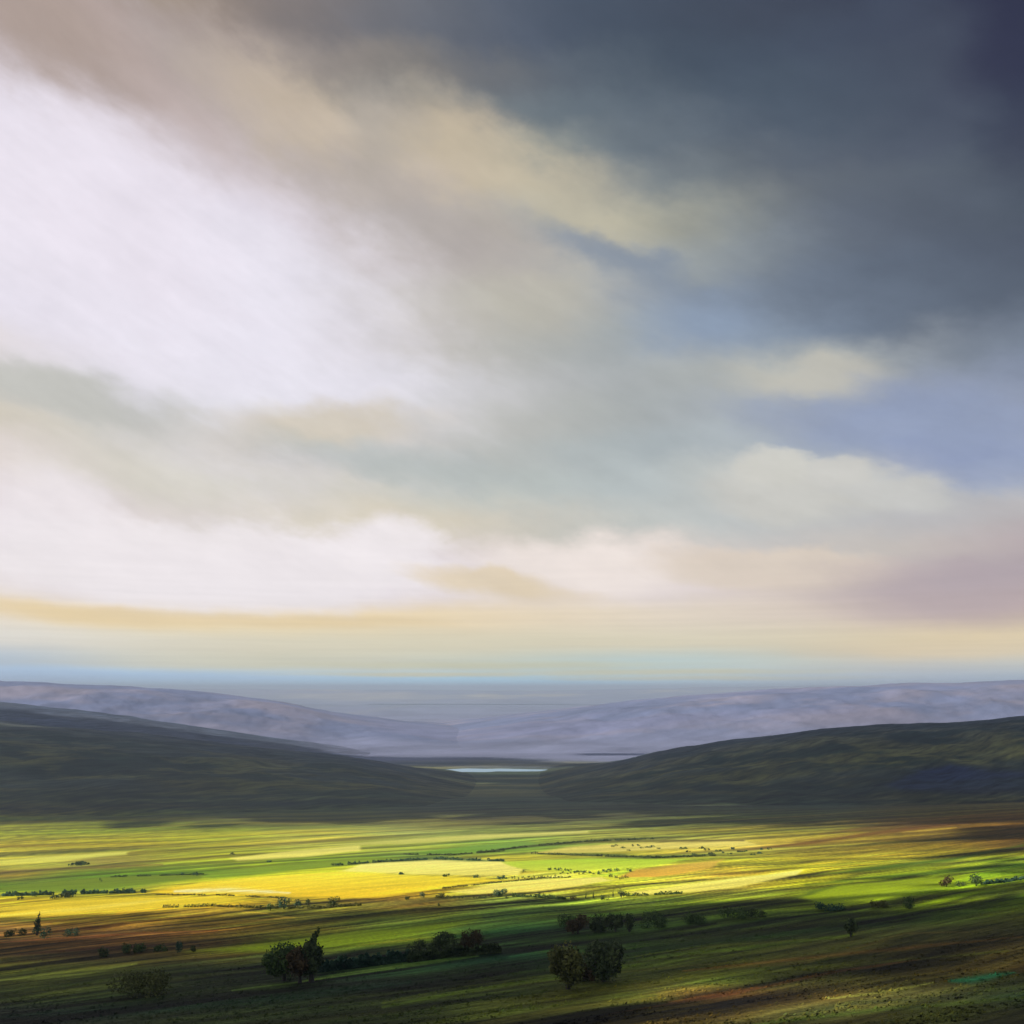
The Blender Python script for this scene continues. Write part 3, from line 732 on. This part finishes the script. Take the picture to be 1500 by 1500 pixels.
def added_cloud_material():
    m, N, L, b = new_mat('added_cloud_matte')
    tc = N.new('ShaderNodeTexCoord'); n = N.new('ShaderNodeTexNoise'); n.inputs['Scale'].default_value = 0.004; n.inputs['Detail'].default_value = 5
    L.new(tc.outputs['Object'], n.inputs['Vector'])
    r = N.new('ShaderNodeValToRGB'); r.color_ramp.elements[0].color = (0.5, 0.52, 0.56, 1); r.color_ramp.elements[1].color = (0.8, 0.8, 0.8, 1)
    L.new(n.outputs['Fac'], r.inputs[0]); L.new(r.outputs[0], b.inputs['Base Color']); b.inputs['Roughness'].default_value = 1.0; b.inputs['Specular IOR Level'].default_value = 0
    return m
M_ADDED_CLOUD = added_cloud_material()

def added_cloud(D0, D1, u0, u1, nr, nc, alt, thick, maskfn, label):
    D = np.geomspace(D0, D1, nr); u = np.linspace(u0, u1, nc)
    U, DD = np.meshgrid(u, D)
    x = (U * DD).ravel(); y = DD.ravel(); z = ground_z(x, y)
    px, py = to_px(x, y, z)
    open_ = maskfn(px, py, x, y)
    t = (alt - z) / S[2]
    V = np.stack([x, y, z], -1) + t[:, None] * S
    lump = thick * (0.5 + 0.5 * fbm(x / (alt * 0.05), y / (alt * 0.05), 4))
    V[:, 2] += 0.3 * lump
    q = grid_quads(nr, nc)
    keep = open_[q].mean(1) < 0.5
    q = q[keep]
    ids, inv = np.unique(q, return_inverse=True); q = inv.reshape(-1, 4)
    B = V[ids]; T = B.copy(); T[:, 2] += 0.25 * thick + lump[ids] * 0.6
    n = len(ids)
    e = np.concatenate([q[:, [0, 1]], q[:, [1, 2]], q[:, [2, 3]], q[:, [3, 0]]])
    es = np.sort(e, 1); _, inv2, cnt = np.unique(es, axis=0, return_inverse=True, return_counts=True)
    be = e[cnt[inv2.ravel()] == 1]
    side = np.stack([be[:, 0], be[:, 1], be[:, 1] + n, be[:, 0] + n], -1)
    Q = np.concatenate([q[:, ::-1], q + n, side])
    o = link('added_cloud', quad_mesh('added_cloud', np.concatenate([B, T]), Q), M_ADDED_CLOUD)
    o['kind'] = 'structure'
    return o

def near_mask(px, py, x, y):
    d = 0.5 + 0.5 * np.clip(fbm(x / 22 + 8, y / 9 + 5, 3) * 1.6, -1, 1)
    lm = lit_mask(px, py)
    lm = np.where(py > 1530, 0.0, lm)
    return np.where(lm > d * 0.98 + 0.01, 1.0, 0.0)
def far_mask(px, py, x, y):
    d = 0.5 + 0.5 * np.clip(fbm(x / 110 + 1, y / 60 + 15, 3) * 1.6, -1, 1)
    lm = lit_mask(px, py)
    return np.where(lm > d * 0.98 + 0.01, 1.0, 0.0)
def hill_mask(px, py, x, y):
    g = fbm(x / 500 + 3.3, y / 260 + 1.7, 4) + 0.9 * sstep(2900, 3400, y + 0.35 * x)
    g = g - 0.7 * np.exp(-((x - 850) / 420) ** 2 - ((y - 1700) / 380) ** 2)
    g = g + 1.2 * np.exp(-((x + 80) / 330) ** 2 - ((y - 2750) / 170) ** 2)
    return np.where(g > 0.38, 1.0, 0.0)
added_cloud(30, 420, -1.0, 1.0, 170, 260, 900, 14, near_mask, '')
added_cloud(420, 1300, -1.0, 1.0, 90, 160, 1500, 40, far_mask, '')
added_cloud(1300, 3500, -1.0, 1.0, 80, 110, 3600, 120, hill_mask, '')

# ------------------------------------------------------------------ haze
def build_haze():
    me = bpy.data.meshes.new('haze')
    w = 61000; z0, z1 = -900, 420
    v = [(sx * w, sy * w, zz) for zz in (z0, z1) for sx, sy in ((-1, -1), (1, -1), (1, 1), (-1, 1))]
    me.from_pydata(v, [], [(3, 2, 1, 0), (4, 5, 6, 7), (0, 1, 5, 4), (1, 2, 6, 5), (2, 3, 7, 6), (3, 0, 4, 7)])
    m = bpy.data.materials.new('haze_air'); m.use_nodes = True
    N, L = m.node_tree.nodes, m.node_tree.links
    N.remove(N['Principled BSDF'])
    v = N.new('ShaderNodeVolumePrincipled'); v.inputs['Color'].default_value = (0.66, 0.79, 1.0, 1)
    v.inputs['Density'].default_value = 8.5e-5
    L.new(v.outputs[0], N['Material Output'].inputs['Volume'])
    link('haze', me, m)['kind'] = 'stuff'
build_haze()

# ------------------------------------------------------------------ sky
SX = np.array([0, 188, 375, 563, 750, 938, 1125, 1313, 1500], dtype=float)
SKY = [
 (0,   [(165,148,135),(178,160,142),(135,125,122),(108,112,120),(85,95,112),(70,80,96),(66,74,90),(60,66,84),(48,51,72)]),
 (60,  [(185,168,160),(175,155,150),(165,155,150),(130,125,120),(100,108,118),(80,92,106),(68,78,95),(66,74,92),(54,58,78)]),
 (120, [(225,212,225),(205,190,190),(185,170,155),(140,138,134),(112,124,132),(88,100,112),(78,90,105),(70,78,95),(58,63,82)]),
 (180, [(228,218,232),(226,214,226),(205,195,190),(205,190,165),(150,155,150),(100,112,122),(82,95,110),(75,82,98),(62,68,88)]),
 (240, [(230,222,236),(228,220,234),(218,208,214),(196,186,178),(200,186,162),(150,155,150),(95,108,120),(82,88,104),(68,78,94)]),
 (300, [(228,222,232),(228,222,236),(224,214,228),(200,192,188),(178,172,165),(195,190,165),(118,128,135),(90,100,112),(76,84,98)]),
 (360, [(232,224,232),(228,224,238),(226,220,234),(208,200,198),(176,170,168),(170,175,172),(130,140,150),(95,105,120),(78,88,100)]),
 (420, [(226,222,230),(228,224,238),(226,222,236),(205,200,198),(190,186,175),(150,160,172),(125,138,155),(100,112,128),(76,84,100)]),
 (480, [(226,220,232),(230,226,238),(226,224,238),(206,200,196),(184,184,178),(160,168,172),(140,155,175),(115,128,145),(86,96,112)]),
 (540, [(222,214,214),(224,218,226),(226,226,236),(218,216,222),(190,190,188),(165,172,176),(178,180,174),(165,172,178),(130,142,160)]),
 (600, [(200,198,192),(195,194,190),(220,222,228),(210,208,205),(185,186,182),(172,178,178),(165,172,180),(148,158,182),(146,156,178)]),
 (650, [(212,204,190),(210,208,200),(212,205,195),(195,192,184),(185,190,188),(170,180,184),(175,182,186),(156,165,184),(150,159,182)]),
 (700, [(226,216,212),(216,212,200),(214,210,200),(208,204,192),(190,196,192),(178,188,192),(205,206,200),(200,200,198),(175,185,200)]),
 (760, [(228,218,222),(226,216,214),(220,214,206),(220,210,188),(208,202,190),(190,196,194),(195,198,198),(188,188,190),(190,186,188)]),
 (820, [(228,220,230),(230,222,230),(230,222,232),(228,220,230),(228,215,205),(226,212,200),(200,196,194),(205,198,190),(185,172,176)]),
 (860, [(228,218,214),(232,224,234),(230,224,234),(232,224,236),(228,214,196),(232,222,226),(222,208,196),(190,178,180),(180,168,174)]),
 (900, [(226,212,192),(232,212,170),(230,210,170),(226,206,168),(224,208,180),(220,208,190),(212,200,186),(200,184,176),(188,168,160)]),
 (940, [(218,214,206),(218,212,194),(215,208,185),(212,205,180),(212,205,180),(214,206,182),(212,204,182),(215,200,170),(222,205,170)]),
 (970, [(180,195,210),(214,212,195),(208,205,182),(206,204,184),(200,206,190),(185,205,205),(200,208,198),(200,195,185),(205,205,195)]),
 (1000,[(185,205,228),(185,216,238),(182,214,232),(184,216,232),(176,216,240),(196,218,220),(190,206,214),(184,194,206),(170,186,202)]),
]
BANKS = [
 (260,410,310,160,22,(236,232,243),0.85,0.7), (120,250,190,140,25,(236,229,240),0.85,0.6),
 (110,52,270,66,14,(174,157,150),0.8,0.6), (20,20,150,52,10,(172,155,146),0.8,0.6), (330,105,150,34,24,(170,160,156),0.6,0.8),
 (450,172,120,34,20,(206,190,168),0.6,0.9), (670,215,80,44,20,(204,187,162),0.6,0.9), (800,300,110,40,16,(192,186,164),0.5,0.9),
 (620,318,150,36,22,(172,164,160),0.6,0.8), (560,205,46,40,40,(176,168,160),0.7,0.8), (980,235,120,60,30,(112,124,134),0.6,0.9), (910,385,120,20,16,(126,140,160),0.7,0.8), (1040,480,70,40,0,(140,157,182),0.7,0.8),
 (790,440,90,34,8,(190,186,172),0.6,0.8),
 (1485,60,55,130,-15,(42,44,70),0.7,0.8), (1250,300,260,50,22,(80,87,102),0.5,0.8), (1080,110,240,44,18,(70,82,98),0.5,0.8),
 (110,582,150,30,6,(193,193,187),0.85,0.6), (465,622,120,30,-4,(206,196,176),0.8,0.7), (600,680,180,22,6,(180,188,187),0.7,0.8),
 (1190,552,80,22,2,(195,192,181),0.8,0.7), (1330,622,180,36,8,(145,158,188),0.75,0.7), (1425,668,100,26,10,(142,155,188),0.7,0.6), (1400,440,230,60,16,(88,98,114),0.6,0.8),
 (1180,722,120,44,4,(204,203,197),0.9,0.35), (1150,685,52,30,0,(206,205,198),0.9,0.3), (1228,694,46,26,0,(203,202,197),0.9,0.3), (1300,724,80,22,8,(200,200,197),0.85,0.35),
 (300,826,350,62,1,(243,236,238),0.92,0.35), (570,812,70,48,-20,(243,236,238),0.85,0.4), (60,740,70,50,0,(240,233,236),0.7,0.6),
 (860,832,150,42,2,(243,232,226),0.9,0.5), (1130,838,170,26,4,(224,210,195),0.85,0.4), (720,858,110,16,8,(228,210,178),0.8,0.5),
 (1400,872,150,36,4,(182,168,174),0.7,0.7), (1400,952,170,13,0,(236,218,184),0.8,0.7), (110,896,150,13,2,(235,211,164),0.8,0.7), (420,906,200,8,1,(230,208,166),0.7,0.7),
 (640,1000,330,6,0,(186,232,255),0.9,0.8), (230,990,230,9,1,(190,220,250),0.9,0.8), (620,988,160,3,0,(226,218,176),0.8,0.8), (1010,994,180,3,0,(226,218,176),0.7,0.8), (40,1000,110,14,0,(180,200,228),0.6,0.8), (960,985,200,4,0,(222,214,172),0.7,0.8), (700,975,240,5,0,(214,210,172),0.6,0.8),
]
def build_world():
    w = bpy.data.worlds.new('World'); bpy.context.scene.world = w; w.use_nodes = True
    N, L = w.node_tree.nodes, w.node_tree.links
    bg = N['Background']
    tc = N.new('ShaderNodeTexCoord')
    sep = N.new('ShaderNodeSeparateXYZ'); L.new(tc.outputs['Generated'], sep.inputs[0])
    def M(op, a, b=None, c=None, clamp=False):
        n = N.new('ShaderNodeMath'); n.operation = op; n.use_clamp = clamp
        for i, v in enumerate((a, b, c)):
            if v is None: continue
            if isinstance(v, (int, float)): n.inputs[i].default_value = v
            else: L.new(v, n.inputs[i])
        return n.outputs[0]
    az0 = M('ARCTAN2', sep.outputs[0], sep.outputs[1])
    el0 = M('ARCSINE', sep.outputs[2])
    comb = N.new('ShaderNodeCombineXYZ'); L.new(az0, comb.inputs[0]); L.new(el0, comb.inputs[1])
    def noise(rot, sx, sy, detail, off=0.0, rough=0.55):
        mp = N.new('ShaderNodeMapping'); mp.vector_type = 'POINT'; mp.inputs['Rotation'].default_value = (0, 0, rot)
        L.new(comb.outputs[0], mp.inputs[0])
        mp2 = N.new('ShaderNodeMapping'); mp2.inputs['Scale'].default_value = (sx, sy, 1); mp2.inputs['Location'].default_value = (off, off * 0.7, off)
        L.new(mp.outputs[0], mp2.inputs[0])
        n = N.new('ShaderNodeTexNoise'); n.inputs['Scale'].default_value = 1; n.inputs['Detail'].default_value = detail; n.inputs['Roughness'].default_value = rough
        L.new(mp2.outputs[0], n.inputs['Vector'])
        return M('SUBTRACT', n.outputs['Fac'], 0.5)
    def rng(v, a, b, lo, hi, smooth=True):
        r = N.new('ShaderNodeMapRange'); r.interpolation_type = 'SMOOTHSTEP' if smooth else 'LINEAR'
        r.inputs['From Min'].default_value = a; r.inputs['From Max'].default_value = b; r.inputs['To Min'].default_value = lo; r.inputs['To Max'].default_value = hi
        L.new(v, r.inputs['Value']); return r.outputs[0]
    low = rng(el0, 0.02, 0.20, 0.0, 1.0)          # little stirring at the horizon, more overhead
    n1 = noise(0.45, 3.0, 8.0, 6, 1.3); n2 = noise(0.35, 4.0, 9.0, 6, 7.7)
    n3 = noise(0.1, 14, 26, 6, 3.1, 0.6)
    amp = M('MULTIPLY_ADD', low, 0.10, 0.02)
    az = M('MULTIPLY_ADD', n1, amp, az0); az = M('MULTIPLY_ADD', n3, M('MULTIPLY', low, 0.035), az)
    el = M('MULTIPLY_ADD', n2, M('MULTIPLY_ADD', low, 0.06, 0.010), el0); el = M('MULTIPLY_ADD', n3, M('MULTIPLY', low, 0.035), el)
    A0, A1 = math.radians(-36), math.radians(36)
    fac = rng(az, A0, A1, 0.0, 1.0, False)
    prev = None
    for py, cols in SKY:
        r = N.new('ShaderNodeValToRGB'); cr = r.color_ramp; cr.interpolation = 'B_SPLINE'
        for k, (px, c) in enumerate(zip(SX, cols)):
            p = (math.atan((px - 750) / F) - A0) / (A1 - A0)
            e = cr.elements[k] if k < 2 else cr.elements.new(p)
            e.position = p
            e.color = (*lin(c), 1)
        cols = [tuple(min(250, v * (1.07 if 890 < py < 1005 else 1.0)) for v in c) for c in cols]
        cs = sorted(cr.elements, key=lambda e: e.position)
        for e, c in zip(cs, cols): e.color = (*lin(c), 1)
        L.new(fac, r.inputs[0])
        e_here = math.atan((EYE - py) / F / math.sqrt(1 + 0.09))
        if prev is None: out = r.outputs[0]
        else:
            t = rng(el, e_here, prev, 0.0, 1.0)
            mx = N.new('ShaderNodeMix'); mx.data_type = 'RGBA'
            L.new(t, mx.inputs[0]); L.new(r.outputs[0], mx.inputs[6]); L.new(out, mx.inputs[7]); out = mx.outputs[2]
        prev = e_here
    # single banks and breaks of cloud: centre, half size, tilt, colour, strength, softness
    warped = N.new('ShaderNodeCombineXYZ'); L.new(az, warped.inputs[0]); L.new(el, warped.inputs[1])
    edge = M('ADD', M('MULTIPLY', noise(0.2, 12, 26, 7, 4.4, 0.62), 1.5), M('MULTIPLY', n3, 0.9))
    for px, py, sx, sy, rot, colr, al, soft in BANKS:
        mp = N.new('ShaderNodeMapping'); mp.vector_type = 'TEXTURE'
        u = (px - 750) / F
        mp.inputs['Location'].default_value = (math.atan(u), math.atan((EYE - py) / F / math.sqrt(1 + u * u)), 0)
        mp.inputs['Rotation'].default_value = (0, 0, -math.radians(rot)); mp.inputs['Scale'].default_value = (sx / F, sy / F, 1)
        L.new(warped.outputs[0], mp.inputs[0])
        ln = N.new('ShaderNodeVectorMath'); ln.operation = 'LENGTH'; L.new(mp.outputs[0], ln.inputs[0])
        d = M('MULTIPLY_ADD', edge, 0.55, ln.outputs['Value'])
        a = rng(d, 1 - soft, 1 + soft, al, 0.0)
        mx = N.new('ShaderNodeMix'); mx.data_type = 'RGBA'; mx.inputs[7].default_value = (*lin(colr), 1)
        L.new(a, mx.inputs[0]); L.new(out, mx.inputs[6]); out = mx.outputs[2]
    # drifting streaks in the cloud
    st_hi = noise(0.42, 5, 46, 5, 2.2, 0.6); st_lo = noise(0.0, 5, 150, 5, 5.5, 0.6); puff = noise(0.3, 9, 16, 7, 9.4, 0.6)
    st = M('ADD', M('MULTIPLY', st_hi, M('MULTIPLY', low, 0.12)), M('MULTIPLY', st_lo, M('MULTIPLY_ADD', low, -0.20, 0.22)))
    st = M('ADD', st, M('MULTIPLY', puff, M('MULTIPLY', low, 0.25)))
    st = M('ADD', st, M('MULTIPLY', noise(0.35, 26, 52, 8, 12.6, 0.7), M('MULTIPLY', low, 0.10)))
    gain = M('ADD', st, 1.0)
    sc = N.new('ShaderNodeVectorMath'); sc.operation = 'SCALE'; L.new(out, sc.inputs[0]); L.new(gain, sc.inputs['Scale'])
    # clear sky outside this bank of cloud
    sky = N.new('ShaderNodeTexSky'); sky.sky_type = 'NISHITA'; sky.sun_disc = False
    sky.sun_elevation = SUN_EL; sky.sun_rotation = SUN_AZ; sky.dust_density = 2.0
    sk = N.new('ShaderNodeVectorMath'); sk.operation = 'SCALE'; L.new(sky.outputs[0], sk.inputs[0]); sk.inputs['Scale'].default_value = 0.08
    gr = N.new('ShaderNodeMix'); gr.data_type = 'RGBA'; gr.inputs[0].default_value = 0.55; gr.inputs[7].default_value = (0.24, 0.27, 0.33, 1); L.new(sk.outputs[0], gr.inputs[6])
    out_az = rng(M('ABSOLUTE', az0), math.radians(38), math.radians(75), 0.0, 1.0)
    out_el = rng(el0, math.radians(42), math.radians(62), 0.0, 1.0)
    o = M('MAXIMUM', out_az, out_el)
    mx = N.new('ShaderNodeMix'); mx.data_type = 'RGBA'; L.new(o, mx.inputs[0]); L.new(sc.outputs[0], mx.inputs[6]); L.new(gr.outputs[2], mx.inputs[7])
    L.new(mx.outputs[2], bg.inputs['Color']); bg.inputs['Strength'].default_value = 1.0
build_world()

sl = bpy.data.lights.new('sun', 'SUN'); sl.energy = 5.0; sl.angle = math.radians(0.5); sl.color = (1.0, 0.93, 0.80)
so = bpy.data.objects.new('sun', sl); C.objects.link(so)
so.rotation_euler = (math.radians(90) - SUN_EL, 0, math.pi - SUN_AZ)
from mathutils import Vector
so.rotation_euler = Vector(S.tolist()).to_track_quat('Z', 'Y').to_euler()

# ------------------------------------------------------------------ camera
cd = bpy.data.cameras.new('camera'); cam = bpy.data.objects.new('camera', cd); C.objects.link(cam)
cam.location = (0, 0, Z0); cam.rotation_euler = (math.radians(90), 0, 0)
cd.sensor_width = 36; cd.lens = 36 * F / 1500; cd.shift_y = (EYE - 750) / 1500
cd.clip_start = 0.5; cd.clip_end = 200000
sc = bpy.context.scene; sc.camera = cam
sc.view_settings.view_transform = 'Standard'; sc.view_settings.look = 'None'; sc.view_settings.exposure = 0.0; sc.view_settings.gamma = 1.0
sc.render.resolution_x = 1024; sc.render.resolution_y = 1024
